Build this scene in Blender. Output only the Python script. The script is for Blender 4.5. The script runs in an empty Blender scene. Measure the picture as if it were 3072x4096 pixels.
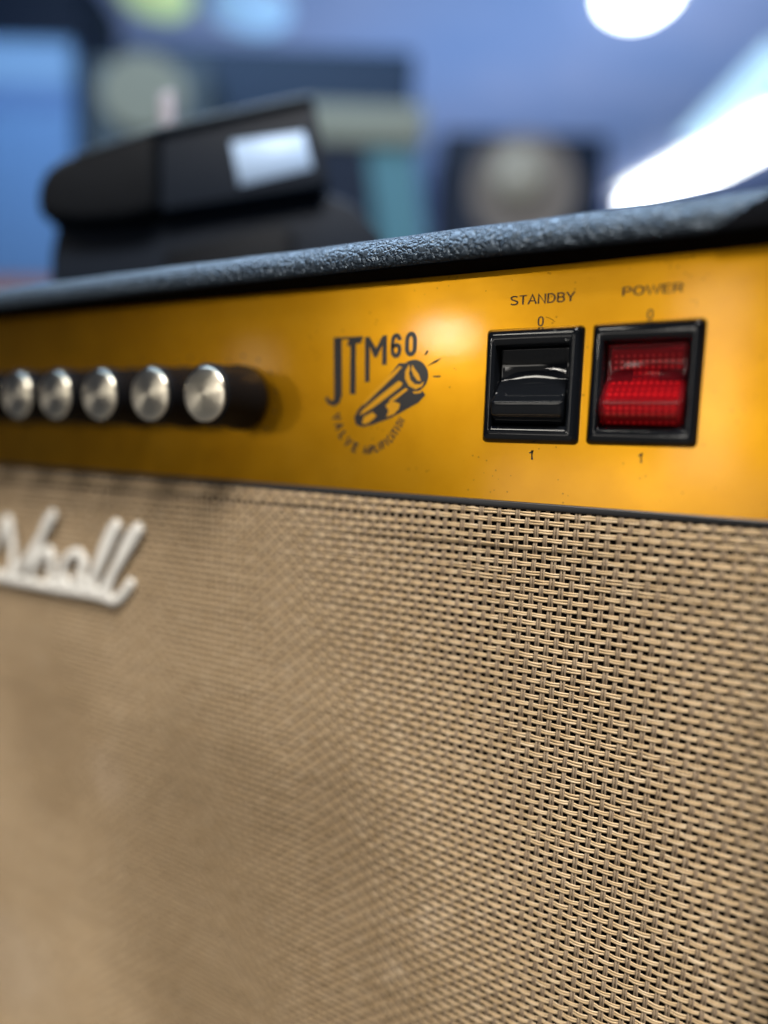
import bpy, bmesh, math, random
import numpy as np
from mathutils import Vector, Matrix
random.seed(7); rng = np.random.default_rng(7)
SC = bpy.context.scene
COL = SC.collection

# ------------------------------------------------------------------ camera
# photo frame 3072x4096, focal length in its pixels, vanishing points of the amp's edges
PW, PH, F = 3072., 4096., 2600.
ZC = 0.47                       # camera height above the floor
DC = 0.18313                    # camera distance in front of the control panel (plane y = 0)
FWD = Vector((-0.46631574, 0.87718509, -0.11443755))
UP = Vector((-0.08017044, 0.08692565, 0.9929837))
RT = Vector((0.88097805, 0.47221844, 0.02978951))
CAM = Vector((0, -DC, ZC))

def ray(px, py):
    return RT * ((px - PW / 2) / F) - UP * ((py - PH / 2) / F) + FWD

def bp(px, py, y=0.):
    """photo pixel -> point on the vertical plane at depth y (parallel to the panel)"""
    r = ray(px, py)
    return CAM + r * ((y + DC) / r.y)

cam_d = bpy.data.cameras.new('camera'); cam = bpy.data.objects.new('camera', cam_d); COL.objects.link(cam)
cam.matrix_world = Matrix(((RT.x, UP.x, -FWD.x, CAM.x), (RT.y, UP.y, -FWD.y, CAM.y), (RT.z, UP.z, -FWD.z, CAM.z), (0, 0, 0, 1)))
cam_d.sensor_fit = 'HORIZONTAL'; cam_d.sensor_width = 24.0; cam_d.lens = 24.0 * F / PW
cam_d.clip_start = 0.01; cam_d.clip_end = 60
cam_d.dof.use_dof = True; cam_d.dof.focus_distance = 0.1857; cam_d.dof.aperture_fstop = 1.72
SC.camera = cam

# ------------------------------------------------------------------ world and lamps
w = bpy.data.worlds.new('World'); SC.world = w; w.use_nodes = True
w.node_tree.nodes['Background'].inputs[0].default_value = (0.60, 0.70, 1.0, 1)
w.node_tree.nodes['Background'].inputs[1].default_value = 0.035

def area(name, loc, target, sx, sy, power, col):
    d = bpy.data.lights.new(name, 'AREA'); d.shape = 'RECTANGLE'; d.size = sx; d.size_y = sy
    d.energy = power; d.color = col
    o = bpy.data.objects.new(name, d); COL.objects.link(o); o.location = loc
    o.rotation_euler = (Vector(target) - Vector(loc)).to_track_quat('-Z', 'Y').to_euler()
    return o
P0 = (-0.06, 0, ZC)
FH = Vector((FWD.x, FWD.y, 0)).normalized(); RH = Vector((FH.y, -FH.x, 0))
def polar(az, el, d):      # direction from the panel: az degrees to the left of straight out, el up
    a, e = math.radians(az), math.radians(el)
    return (P0[0] - d * math.sin(a) * math.cos(e), -d * math.cos(a) * math.cos(e), P0[2] + .02 + d * math.sin(e))
area('shop_window_light', polar(5, 6, 2.6), P0, 1.4, 1.2, 1.0, (1.0, 0.95, 0.88))
area('shop_lamp_light', polar(23.5, 9.0, 2.2), P0, 0.17, 0.03, 2.1, (1.0, 0.94, 0.84))
area('counter_lamp_light', polar(7, -5.5, 2.4), P0, 1.0, 0.26, 2.0, (1.0, 0.94, 0.84))
area('panel_fill_light', polar(1, 5, 2.5), P0, 0.22, 0.70, 2.9, (1.0, 0.94, 0.86))  # unseen light added to brighten the right part of the panel
area('bezel_glint_light', polar(18, 37, 2.4), P0, 0.55, 0.22, 7, (1.0, 0.95, 0.84))  # unseen light added to give the switch bezels pale reflections
area('far_lamp_light', polar(41, 5, 2.2), P0, 0.12, 0.18, 0.28, (1.0, 0.93, 0.78))
area('front_ceiling_light', (.75, -1.05, 2.50), (.65, -.95, 0), 1.2, 0.6, 130, (1.0, 0.95, 0.89))
area('top_ceiling_light', (-.75, .35, 2.50), (-.75, .30, 0), 3.0, 0.7, 130, (0.56, 0.76, 1.0))
area('ceiling_fill_light', tuple(CAM + FH * 3.6 + RH * .7 + Vector((0, 0, .35))), tuple(CAM + FH * 3.6 + RH * .7 + Vector((0, 0, 2))), 3.2, 1.2, 50, (0.66, 0.85, 1.0))  # unseen light added behind the cabinets to brighten the ceiling

SC.view_settings.view_transform = 'Standard'; SC.view_settings.look = 'None'
SC.view_settings.exposure = 0.0; SC.view_settings.gamma = 1.0
SC.cycles.use_denoising = True
SC.cycles.max_bounces = 8; SC.cycles.sample_clamp_indirect = 8.0

# ------------------------------------------------------------------ materials
def mat(name, base, rough=.5, metal=0., coat=0., coat_rough=.1, spec=.5, emis=None, es=0., trans=0., ior=1.5):
    m = bpy.data.materials.new(name); m.use_nodes = True
    b = m.node_tree.nodes['Principled BSDF']
    b.inputs['Base Color'].default_value = (*base, 1); b.inputs['Roughness'].default_value = rough
    b.inputs['Metallic'].default_value = metal; b.inputs['Coat Weight'].default_value = coat
    b.inputs['Coat Roughness'].default_value = coat_rough; b.inputs['Specular IOR Level'].default_value = spec
    b.inputs['Transmission Weight'].default_value = trans; b.inputs['IOR'].default_value = ior
    if emis: b.inputs['Emission Color'].default_value = (*emis, 1); b.inputs['Emission Strength'].default_value = es
    return m
def nd(m, t, **kw):
    n = m.node_tree.nodes.new(t)
    for k, v in kw.items():
        if k in n.inputs: n.inputs[k].default_value = v
        else: setattr(n, k, v)
    return n
def lk(m, a, b): m.node_tree.links.new(a, b)
def bsdf(m): return m.node_tree.nodes['Principled BSDF']
def coords(m, scale=(1, 1, 1)):
    c = nd(m, 'ShaderNodeTexCoord'); mp = nd(m, 'ShaderNodeMapping'); mp.inputs['Scale'].default_value = scale
    lk(m, c.outputs['Object'], mp.inputs['Vector']); return mp.outputs['Vector']
def ramp(m, fac, stops):
    r = nd(m, 'ShaderNodeValToRGB'); e = r.color_ramp.elements
    while len(e) < len(stops): e.new(.5)
    for el, (p, c) in zip(e, stops): el.position = p; el.color = (*c, 1) if len(c) == 3 else c
    lk(m, fac, r.inputs['Fac']); return r.outputs['Color']
def mixc(m, fac, a, b, mode='MIX'):
    n = nd(m, 'ShaderNodeMix', data_type='RGBA', blend_type=mode)
    for sock, v in ((n.inputs['Factor'], fac), (n.inputs['A'], a), (n.inputs['B'], b)):
        pass
    fs, A, B = n.inputs[0], n.inputs[6], n.inputs[7]
    for s, v in ((fs, fac), (A, a), (B, b)):
        if hasattr(v, 'is_output') or isinstance(v, bpy.types.NodeSocket): lk(m, v, s)
        else: s.default_value = v if not isinstance(v, tuple) else (*v, 1)
    return n.outputs[2]
def noise(m, vec, scale, detail=3., rough=.55):
    n = nd(m, 'ShaderNodeTexNoise'); n.inputs['Scale'].default_value = scale
    n.inputs['Detail'].default_value = detail; n.inputs['Roughness'].default_value = rough
    lk(m, vec, n.inputs['Vector']); return n.outputs['Fac']
def bump(m, h, strength, dist):
    b = nd(m, 'ShaderNodeBump'); b.inputs['Strength'].default_value = strength; b.inputs['Distance'].default_value = dist
    lk(m, h, b.inputs['Height']); lk(m, b.outputs['Normal'], bsdf(m).inputs['Normal']); return b

# gold plexi panel: metallic gold paint behind a clear glossy sheet, handled and specked
GOLD = mat('gold_panel', (.80, .43, .022), .36, .98, .34, .085)
v = coords(GOLD)
cl = noise(GOLD, v, 38, 4, .6)
base = ramp(GOLD, cl, [(.25, (.71, .32, .007)), (.52, (.79, .37, .010)), (.80, (.84, .41, .018))])
sp = nd(GOLD, 'ShaderNodeTexVoronoi'); sp.inputs['Scale'].default_value = 520; lk(GOLD, v, sp.inputs['Vector'])
spm = noise(GOLD, v, 55, 3, .7)
spk = nd(GOLD, 'ShaderNodeMath', operation='LESS_THAN'); lk(GOLD, sp.outputs['Distance'], spk.inputs[0]); spk.inputs[1].default_value = .15
spz = nd(GOLD, 'ShaderNodeMath', operation='GREATER_THAN'); lk(GOLD, spm, spz.inputs[0]); spz.inputs[1].default_value = .555
spr = nd(GOLD, 'ShaderNodeMath', operation='MULTIPLY'); lk(GOLD, spk.outputs[0], spr.inputs[0]); lk(GOLD, spz.outputs[0], spr.inputs[1])
sph = nd(GOLD, 'ShaderNodeMath', operation='MULTIPLY'); lk(GOLD, spr.outputs[0], sph.inputs[0]); sph.inputs[1].default_value = .5
lk(GOLD, mixc(GOLD, sph.outputs[0], base, (.20, .085, .01)), bsdf(GOLD).inputs['Base Color'])
rr = nd(GOLD, 'ShaderNodeMapRange'); rr.inputs['To Min'].default_value = .25; rr.inputs['To Max'].default_value = .38
lk(GOLD, noise(GOLD, v, 60, 5, .65), rr.inputs['Value']); lk(GOLD, rr.outputs[0], bsdf(GOLD).inputs['Roughness'])
scr = noise(GOLD, coords(GOLD, (60, 60, 1500)), 1.0, 3, .6); dust = noise(GOLD, coords(GOLD), 420, 3, .6)
sm = nd(GOLD, 'ShaderNodeMath', operation='MULTIPLY_ADD'); lk(GOLD, scr, sm.inputs[0]); sm.inputs[1].default_value = .35; lk(GOLD, dust, sm.inputs[2])
bump(GOLD, sm.outputs[0], .035, .0004)

GOLDP = mat('gold_print', (.80, .39, .02), .38, .85, .3, .14)
INK = mat('black_ink', (.010, .009, .010), .35, 0, .2, .2)
INKB = mat('brown_ink', (.030, .016, .006), .4)

# pebbled black vinyl, the ceiling's blue reflection put into its colour and tint
TOLEX = mat('black_vinyl', (.008, .014, .023), .46, 0, 0, .2, .75); bsdf(TOLEX).inputs['Specular Tint'].default_value = (.70, .85, 1.0, 1)
v = coords(TOLEX)
wn = nd(TOLEX, 'ShaderNodeTexNoise'); wn.inputs['Scale'].default_value = 500; lk(TOLEX, v, wn.inputs['Vector'])
wv = nd(TOLEX, 'ShaderNodeVectorMath', operation='MULTIPLY_ADD'); lk(TOLEX, wn.outputs['Color'], wv.inputs[0]); wv.inputs[1].default_value = (.0009,) * 3; lk(TOLEX, v, wv.inputs[2])
vo = nd(TOLEX, 'ShaderNodeTexVoronoi', feature='DISTANCE_TO_EDGE'); vo.inputs['Scale'].default_value = 720; lk(TOLEX, wv.outputs[0], vo.inputs['Vector'])
vo2 = nd(TOLEX, 'ShaderNodeTexVoronoi', feature='DISTANCE_TO_EDGE'); vo2.inputs['Scale'].default_value = 330; lk(TOLEX, wv.outputs[0], vo2.inputs['Vector'])
ad = nd(TOLEX, 'ShaderNodeMath', operation='ADD'); lk(TOLEX, vo.outputs[0], ad.inputs[0]); lk(TOLEX, vo2.outputs[0], ad.inputs[1])
mr = nd(TOLEX, 'ShaderNodeMapRange', interpolation_type='SMOOTHSTEP'); mr.inputs['From Max'].default_value = .42; lk(TOLEX, ad.outputs[0], mr.inputs['Value'])
bump(TOLEX, mr.outputs[0], .9, .00055)

def warped(m):
    v_ = coords(m); n_ = nd(m, 'ShaderNodeTexNoise'); n_.inputs['Scale'].default_value = 22; n_.inputs['Detail'].default_value = 3; lk(m, v_, n_.inputs['Vector'])
    a_ = nd(m, 'ShaderNodeVectorMath', operation='MULTIPLY_ADD'); lk(m, n_.outputs['Color'], a_.inputs[0]); a_.inputs[1].default_value = (.05, .0, .05)
    b_ = nd(m, 'ShaderNodeVectorMath', operation='SUBTRACT'); lk(m, v_, b_.inputs[0]); b_.inputs[1].default_value = (.025, 0, .025); lk(m, b_.outputs[0], a_.inputs[2]); return a_.outputs[0]
def thread_mat(name, lo, mid, hi, stretch):
    m = mat(name, mid, .72, 0, 0, .2, .3)
    f1 = noise(m, coords(m, stretch), 1.0, 2, .5)
    c = ramp(m, f1, [(.28, lo), (.5, mid), (.72, hi)])
    f2 = noise(m, coords(m), 14, 3, .6)
    lk(m, mixc(m, .35, c, ramp(m, f2, [(.3, (.62, .58, .50)), (.7, (1, 1, 1))]), 'MULTIPLY'), bsdf(m).inputs['Base Color'])
    # a faint rounded dark patch and pale spots low on the cloth
    cur = bsdf(m).inputs['Base Color'].links[0].from_socket
    def spot(pc, r0, r1):
        g = nd(m, 'ShaderNodeVectorMath', operation='DISTANCE'); lk(m, warped(m), g.inputs[0]); g.inputs[1].default_value = pc
        q = nd(m, 'ShaderNodeMapRange', interpolation_type='SMOOTHSTEP'); lk(m, g.outputs['Value'], q.inputs['Value'])
        q.inputs['From Min'].default_value = r1; q.inputs['From Max'].default_value = r0; return q.outputs[0]
    for px, py, r0, r1, col in ((1050, 3760, .060, .112, (.72, .70, .67)), (230, 2950, .02, .06, (.84, .82, .79)), (430, 3120, .004, .022, (1.14, 1.17, 1.26)), (60, 3850, .008, .045, (1.08, 1.12, 1.22)), (1760, 3640, .002, .010, (1.22, 1.26, 1.34)), (1600, 3900, .002, .010, (1.18, 1.22, 1.3))):
        c_ = bp(px, py); f_ = spot((c_.x, c_.y, c_.z), r0, r1)
        cur = mixc(m, f_, cur, mixc(m, 1.0, cur, col, 'MULTIPLY'))
    lk(m, cur, bsdf(m).inputs['Base Color'])
    bump(m, noise(m, coords(m, (stretch[0] * 1.2, 500, stretch[2] * 2.2)), 1.0, 2), .35, .00012)
    return m
WEFT = thread_mat('weft_yarn', (.42, .29, .15), (.62, .45, .26), (.77, .61, .41), (160, 1, 1900))
WARP = thread_mat('warp_yarn', (.20, .145, .095), (.31, .23, .15), (.41, .315, .22), (1900, 1, 160))
CLOTHF = mat('cloth_far', (.42, .31, .19), .8, spec=.2)
def mth(m, op, a, b=None):
    n_ = nd(m, 'ShaderNodeMath', operation=op)
    for i_, q in enumerate((a, b)):
        if q is None: continue
        if isinstance(q, bpy.types.NodeSocket): lk(m, q, n_.inputs[i_])
        else: n_.inputs[i_].default_value = q
    return n_.outputs[0]
sx_ = nd(CLOTHF, 'ShaderNodeSeparateXYZ'); lk(CLOTHF, coords(CLOTHF), sx_.inputs[0])
u_ = mth(CLOTHF, 'DIVIDE', sx_.outputs[0], .002806); v_ = mth(CLOTHF, 'DIVIDE', sx_.outputs[2], .00245)
def strand(q, hw_): return mth(CLOTHF, 'LESS_THAN', mth(CLOTHF, 'ABSOLUTE', mth(CLOTHF, 'SUBTRACT', mth(CLOTHF, 'FRACT', q), .5)), hw_)
wa_, we_ = strand(u_, .25), strand(v_, .30)
par_ = mth(CLOTHF, 'MODULO', mth(CLOTHF, 'ADD', mth(CLOTHF, 'FLOOR', u_), mth(CLOTHF, 'ADD', mth(CLOTHF, 'FLOOR', v_), 4000)), 2)
par_ = mth(CLOTHF, 'LESS_THAN', mth(CLOTHF, 'ABSOLUTE', mth(CLOTHF, 'SUBTRACT', par_, 1)), .5)
c_ = mixc(CLOTHF, wa_, (.006, .005, .004), (.32, .24, .16))
c_ = mixc(CLOTHF, mth(CLOTHF, 'MULTIPLY', we_, mth(CLOTHF, 'SUBTRACT', 1, mth(CLOTHF, 'MULTIPLY', wa_, par_))), c_, (.60, .44, .26))
lk(CLOTHF, c_, bsdf(CLOTHF).inputs['Base Color'])
BAFFLE = mat('baffle_black', (.006, .005, .004), .9, spec=.1)
BLKP = mat('gloss_black_plastic', (.006, .007, .009), .10, 0, .0, .05, .5)
v = coords(BLKP); rr = nd(BLKP, 'ShaderNodeMapRange'); rr.inputs['To Min'].default_value = .03; rr.inputs['To Max'].default_value = .09
lk(BLKP, noise(BLKP, v, 260, 5, .7), rr.inputs['Value']); lk(BLKP, rr.outputs[0], bsdf(BLKP).inputs['Roughness'])
bump(BLKP, noise(BLKP, v, 130, 2, .5), .07, .0008)
BLKM = mat('black_knob', (.005, .005, .006), .5, spec=.10)
GUARD = mat('guard_black', (.003, .003, .0035), .9, spec=.02)
TRIM = mat('black_trim', (.014, .014, .015), .38)
RED = mat('red_translucent', (.88, .035, .06), .05, 0, 0, .05, .4, trans=.92, ior=1.35)
REDIN = mat('red_lens_grid', (.62, .012, .02), .35, emis=(1.0, .03, .03), es=.10)
v = coords(REDIN)
ck = nd(REDIN, 'ShaderNodeTexVoronoi'); ck.inputs['Randomness'].default_value = 0; ck.inputs['Scale'].default_value = 640; lk(REDIN, v, ck.inputs['Vector'])
lk(REDIN, ramp(REDIN, ck.outputs['Distance'], [(.16, (1.0, .20, .15)), (.40, (.22, .002, .005))]), bsdf(REDIN).inputs['Base Color'])
lk(REDIN, bsdf(REDIN).inputs['Base Color'].links[0].from_socket, bsdf(REDIN).inputs['Emission Color'])
SPUN = mat('spun_aluminium', (.96, .88, .72), .30, 1.0)
bsdf(SPUN).inputs['Anisotropic'].default_value = .8; bsdf(SPUN).inputs['Anisotropic Rotation'].default_value = .25
tg = nd(SPUN, 'ShaderNodeTangent', direction_type='RADIAL', axis='Y'); lk(SPUN, tg.outputs[0], bsdf(SPUN).inputs['Tangent'])
WHITEP = mat('white_plastic', (.80, .78, .72), .22)
SCRATCH = mat('scratch_grey', (.42, .42, .40), .5)

# ------------------------------------------------------------------ mesh helpers
def link(name, me, m, parent=None, smooth=False):
    o = bpy.data.objects.new(name, me); COL.objects.link(o)
    if m: me.materials.append(m)
    if smooth: me.polygons.foreach_set('use_smooth', [True] * len(me.polygons))
    if parent: o.parent = parent
    return o
def pyobj(name, verts, faces, m, parent=None, smooth=False, fix=True):
    me = bpy.data.meshes.new(name); me.from_pydata([tuple(p) for p in verts], [], faces)
    if fix:
        bm = bmesh.new(); bm.from_mesh(me); bmesh.ops.recalc_face_normals(bm, faces=bm.faces); bm.to_mesh(me); bm.free()
    me.update(); return link(name, me, m, parent, smooth)
def tag(o, label, cat=None, group=None, kind=None):
    if label: o['label'] = label
    if cat: o['category'] = cat
    if group: o['group'] = group
    if kind: o['kind'] = kind
    return o
def empty(name, loc):
    o = bpy.data.objects.new(name, None); COL.objects.link(o); o.location = loc; o.empty_display_size = .05
    return o
def unshift(o):
    """keep world coordinates of meshes that are written in world space under a moved parent"""
    o.matrix_parent_inverse = Matrix.Translation(-o.parent.location) if not o.parent.parent else Matrix.Identity(4)
    return o
def bevel(o, wd, seg=3, ang=30):
    b = o.modifiers.new('bevel', 'BEVEL'); b.width = wd; b.segments = seg; b.limit_method = 'ANGLE'; b.angle_limit = math.radians(ang)
    o.data.polygons.foreach_set('use_smooth', [True] * len(o.data.polygons)); return o
def boxv(x0, x1, y0, y1, z0, z1):
    V = [(x, y, z) for x in (x0, x1) for y in (y0, y1) for z in (z0, z1)]
    Fc = [(0, 1, 3, 2), (4, 6, 7, 5), (0, 4, 5, 1), (2, 3, 7, 6), (0, 2, 6, 4), (1, 5, 7, 3)]
    return V, Fc
def box(name, x0, x1, y0, y1, z0, z1, m, parent=None, bv=0, seg=2):
    V, Fc = boxv(x0, x1, y0, y1, z0, z1); o = pyobj(name, V, Fc, m, parent)
    if bv: bevel(o, bv, seg)
    return o
def extrude_x(name, prof, x0, x1, m, parent=None, smooth=False):
    n = len(prof); V = [(x, y, z) for x in (x0, x1) for (y, z) in prof]
    Fc = [(i, (i + 1) % n, n + (i + 1) % n, n + i) for i in range(n)] + [tuple(range(n)), tuple(range(n, 2 * n))]
    return pyobj(name, V, Fc, m, parent, smooth)
def extrude_y(name, prof, y0, y1, m, parent=None):
    n = len(prof); V = [(x, y, z) for y in (y0, y1) for (x, z) in prof]
    Fc = [(i, (i + 1) % n, n + (i + 1) % n, n + i) for i in range(n)] + [tuple(range(n)), tuple(range(n, 2 * n))]
    return pyobj(name, V, Fc, m, parent)
def lathe_y(name, prof, cx, cz, m, parent=None, n=48, smooth=True):
    """profile of (radius, y) turned round an axis along y"""
    V = []; Fc = []
    for r, y in prof:
        for k in range(n):
            a = 2 * math.pi * k / n; V.append((cx + r * math.cos(a), y, cz + r * math.sin(a)))
    for i in range(len(prof) - 1):
        for k in range(n):
            Fc.append((i * n + k, i * n + (k + 1) % n, (i + 1) * n + (k + 1) % n, (i + 1) * n + k))
    Fc.append(tuple(range(n))); Fc.append(tuple(range((len(prof) - 1) * n, len(prof) * n)))
    return pyobj(name, V, Fc, m, parent, smooth)
def rrect(hw, hh, r, n=5):
    P = []
    for sx, sz, a0 in ((1, 1, 0), (-1, 1, 90), (-1, -1, 180), (1, -1, 270)):
        for k in range(n + 1):
            a = math.radians(a0 + 90 * k / n); P.append((sx * (hw - r) + r * math.cos(a), sz * (hh - r) + r * math.sin(a)))
    return P
def rings(name, loops, m, parent=None, cap=(False, False), smooth=True):
    n = len(loops[0]); V = [p for L in loops for p in L]; Fc = []
    for i in range(len(loops) - 1):
        for k in range(n):
            Fc.append((i * n + k, i * n + (k + 1) % n, (i + 1) * n + (k + 1) % n, (i + 1) * n + k))
    if cap[0]: Fc.append(tuple(range(n)))
    if cap[1]: Fc.append(tuple(range((len(loops) - 1) * n, len(loops) * n)))
    return pyobj(name, V, Fc, m, parent, smooth)
def ribbon(name, strokes, hw, ht, m, parent, y, smooth=True):
    """rounded strokes following polylines in the x-z plane at depth y (each stroke a closed tube)"""
    V = []; Fc = []; ns = 8
    for st in strokes:
        P = catmull(st, 6); k0 = len(V)
        for i, (x, z) in enumerate(P):
            a = P[max(i - 1, 0)]; b = P[min(i + 1, len(P) - 1)]
            tx, tz = b[0] - a[0], b[1] - a[1]; l = math.hypot(tx, tz) or 1; nx, nz = -tz / l, tx / l
            e = min(i, len(P) - 1 - i); s = .55 if e == 0 else (.85 if e == 1 else 1)
            for q in range(ns):
                an = 2 * math.pi * q / ns
                V.append((x + nx * hw * s * math.cos(an), y - ht * math.sin(an), z + nz * hw * s * math.cos(an)))
        for i in range(len(P) - 1):
            for q in range(ns):
                Fc.append((k0 + i * ns + q, k0 + i * ns + (q + 1) % ns, k0 + (i + 1) * ns + (q + 1) % ns, k0 + (i + 1) * ns + q))
        Fc.append(tuple(range(k0, k0 + ns))); Fc.append(tuple(range(k0 + (len(P) - 1) * ns, k0 + len(P) * ns)))
    return pyobj(name, V, Fc, m, parent, smooth)
def catmull(P, n):
    if len(P) < 3: return list(P)
    Q = [P[0]] + list(P) + [P[-1]]; out = []
    for i in range(1, len(Q) - 2):
        a, b, c, d = Q[i - 1], Q[i], Q[i + 1], Q[i + 2]
        for k in range(n):
            t = k / n
            out.append(tuple(.5 * (2 * b[j] + (c[j] - a[j]) * t + (2 * a[j] - 5 * b[j] + 4 * c[j] - d[j]) * t * t + (3 * b[j] - a[j] - 3 * c[j] + d[j]) * t ** 3) for j in (0, 1)))
    out.append(P[-1]); return out
def _arc(cx, cy, rx, ry, a0, a1, n=10):
    return [(cx + rx * math.cos(math.radians(a0 + (a1 - a0) * k / n)), cy + ry * math.sin(math.radians(a0 + (a1 - a0) * k / n))) for k in range(n + 1)]
# letters as pen strokes on a unit-high body: width, strokes
LET = {
    'S': (.60, [_arc(.30, .745, .255, .21, 25, 205, 9)[:-1] + [(.13, .60), (.30, .50), (.49, .40)] + _arc(.30, .265, .265, .22, 25, -160, 9)]),
    'T': (.60, [[(.02, .955), (.58, .955)], [(.30, .95), (.30, 0)]]),
    'A': (.66, [[(.03, 0), (.33, 1), (.63, 0)], [(.14, .34), (.52, .34)]]),
    'N': (.62, [[(.06, 0), (.06, 1), (.56, 0), (.56, 1)]]),
    'D': (.64, [[(.07, .045), (.07, .955), (.28, .955)] + _arc(.28, .5, .29, .455, 85, -85, 12) + [(.28, .045), (.07, .045)]]),
    'B': (.60, [[(.07, .045), (.07, .955), (.32, .955)] + _arc(.32, .745, .19, .21, 80, -80, 7) + [(.32, .53), (.08, .53)], [(.32, .53)] + _arc(.32, .29, .23, .245, 80, -80, 7) + [(.32, .045), (.07, .045)]]),
    'Y': (.62, [[(.03, 1), (.31, .45), (.59, 1)], [(.31, .46), (.31, 0)]]),
    'P': (.58, [[(.07, 0), (.07, .955), (.31, .955)] + _arc(.31, .70, .22, .255, 80, -80, 8) + [(.31, .445), (.08, .445)]]),
    'O': (.72, [_arc(.36, .5, .30, .47, 90, 450, 24)]),
    'W': (.90, [[(.03, 1), (.24, 0), (.45, .95), (.66, 0), (.87, 1)]]),
    'E': (.54, [[(.52, .955), (.07, .955), (.07, .045), (.52, .045)], [(.08, .53), (.48, .53)]]),
    'R': (.60, [[(.07, 0), (.07, .955), (.33, .955)] + _arc(.33, .725, .20, .23, 80, -80, 8) + [(.33, .495), (.08, .495)], [(.36, .49), (.53, 0)]]),
    'V': (.62, [[(.03, 1), (.31, 0), (.59, 1)]]),
    'L': (.50, [[(.07, 1), (.07, .045), (.48, .045)]]),
    'M': (.72, [[(.06, 0), (.06, 1), (.36, .12), (.66, 1), (.66, 0)]]),
    'I': (.16, [[(.08, 0), (.08, 1)]]),
    'F': (.52, [[(.07, 0), (.07, .955), (.50, .955)], [(.08, .52), (.45, .52)]]),
    'C': (.66, [_arc(.35, .5, .28, .47, 50, 310, 18)]),
    '0': (.50, [_arc(.25, .66, .19, .30, 0, 180, 10) + _arc(.25, .34, .19, .30, 180, 360, 10) + [(.44, .66)]]),
    '1': (.34, [[(.03, .70), (.13, .74), (.22, .84), (.25, 1), (.25, 0)]]),
    '6': (.50, [_arc(.25, .70, .19, .26, 8, 180, 9) + [(.06, .30)] + _arc(.25, .29, .19, .245, 180, 360, 9) + [(.44, .36)] + _arc(.25, .38, .19, .15, 0, 172, 8)]),
}
def stroke_poly(P, wd):
    """flat band of constant width along a polyline (mitred), as vertex pairs"""
    out = []; closed = math.hypot(P[0][0] - P[-1][0], P[0][1] - P[-1][1]) < 1e-6
    for i, p in enumerate(P):
        a = P[i - 1] if i else (P[-2] if closed else None); b = P[i + 1] if i < len(P) - 1 else (P[1] if closed else None)
        d1 = (p[0] - a[0], p[1] - a[1]) if a else None; d2 = (b[0] - p[0], b[1] - p[1]) if b else None
        d1 = d1 or d2; d2 = d2 or d1
        l1, l2 = math.hypot(*d1) or 1e-9, math.hypot(*d2) or 1e-9
        n1 = (-d1[1] / l1, d1[0] / l1); n2 = (-d2[1] / l2, d2[0] / l2); mx, mz = n1[0] + n2[0], n1[1] + n2[1]; ml = math.hypot(mx, mz)
        if ml < .25: mx, mz, q = n1[0], n1[1], 1.
        else: mx, mz = mx / ml, mz / ml; q = min(1 / max(mx * n1[0] + mz * n1[1], .35), 2.)
        out.append(((p[0] + mx * wd * q, p[1] + mz * wd * q), (p[0] - mx * wd * q, p[1] - mz * wd * q)))
    return out
def glyphs(txt, wd=.05, gap=.085, squeeze=1.):
    V = []; Fc = []; x = 0.
    for chh in txt:
        w_, st = LET[chh]
        for P in st:
            k0 = len(V); pr_ = stroke_poly([(x + px * squeeze, pz) for px, pz in P], wd)
            for a, b in pr_: V += [a, b]
            Fc += [(k0 + 2 * i + 1, k0 + 2 * i + 3, k0 + 2 * i + 2, k0 + 2 * i) for i in range(len(pr_) - 1)]
        x += w_ * squeeze + gap
    xs = [a for a, b in V]; ys = [b for a, b in V]
    return V, Fc, (min(xs), max(xs), min(ys), max(ys))
INKY = -0.00010
def text_box(name, txt, x0, x1, z0, z1, m, parent, offset=0., y=INKY):
    V, Fc, (a, b, c, d) = glyphs(txt, offset or .05)
    VV = [(x0 + (p - a) / (b - a) * (x1 - x0), y, z0 + (q - c) / (d - c) * (z1 - z0)) for p, q in V]
    return pyobj(name, VV, Fc, m, parent, fix=False)
def poly_print(name, polys, m, parent, y=INKY):
    V = []; Fc = []
    for P in polys:
        k = len(V); pts = [bp(*q) for q in P]; V += [(p.x, y, p.z) for p in pts]; Fc.append(tuple(range(k, k + len(P))))
    me = bpy.data.meshes.new(name); me.from_pydata(V, [], Fc)
    bm = bmesh.new(); bm.from_mesh(me); bmesh.ops.triangulate(bm, faces=bm.faces); bm.to_mesh(me); bm.free()
    return link(name, me, m, parent)

mm = .001
def Z(z): return ZC + z * mm

# ================================================================== room
FH = Vector((FWD.x, FWD.y, 0)).normalized(); RH = Vector((FH.y, -FH.x, 0))
def bg(px, py, d):
    """pixel (3072 frame) -> point at horizontal distance d along the view"""
    r = ray(px, py); return CAM + r * (d / r.dot(FH))
WALL = mat('wall_blue_paint', (.28, .40, .72), .8)
v = coords(WALL); lk(WALL, ramp(WALL, noise(WALL, v, 1.3, 3), [(.35, (.235, .325, .60)), (.65, (.33, .385, .64))]), bsdf(WALL).inputs['Base Color'])
FLOOR = mat('floor_grey', (.05, .045, .04), .8)
v = coords(FLOOR); lk(FLOOR, ramp(FLOOR, noise(FLOOR, v, 6, 4), [(.3, (.040, .036, .032)), (.7, (.065, .058, .050))]), bsdf(FLOOR).inputs['Base Color'])
def quad_slab(name, c, ax, ay, az, m):
    V = [c + ax * i + ay * j + az * k for i in (-1, 1) for j in (-1, 1) for k in (-1, 1)]
    o = pyobj(name, V, boxv(0, 1, 0, 1, 0, 1)[1], m); o['kind'] = 'structure'; return o
mid = CAM + FH * 1.0
quad_slab('floor', Vector((mid.x, mid.y, -.05)), RH * 5.2, FH * 5.6, Vector((0, 0, .05)), FLOOR)
quad_slab('ceiling', Vector((mid.x, mid.y, 2.65)), RH * 5.2, FH * 5.6, Vector((0, 0, .05)), WALL)
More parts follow.
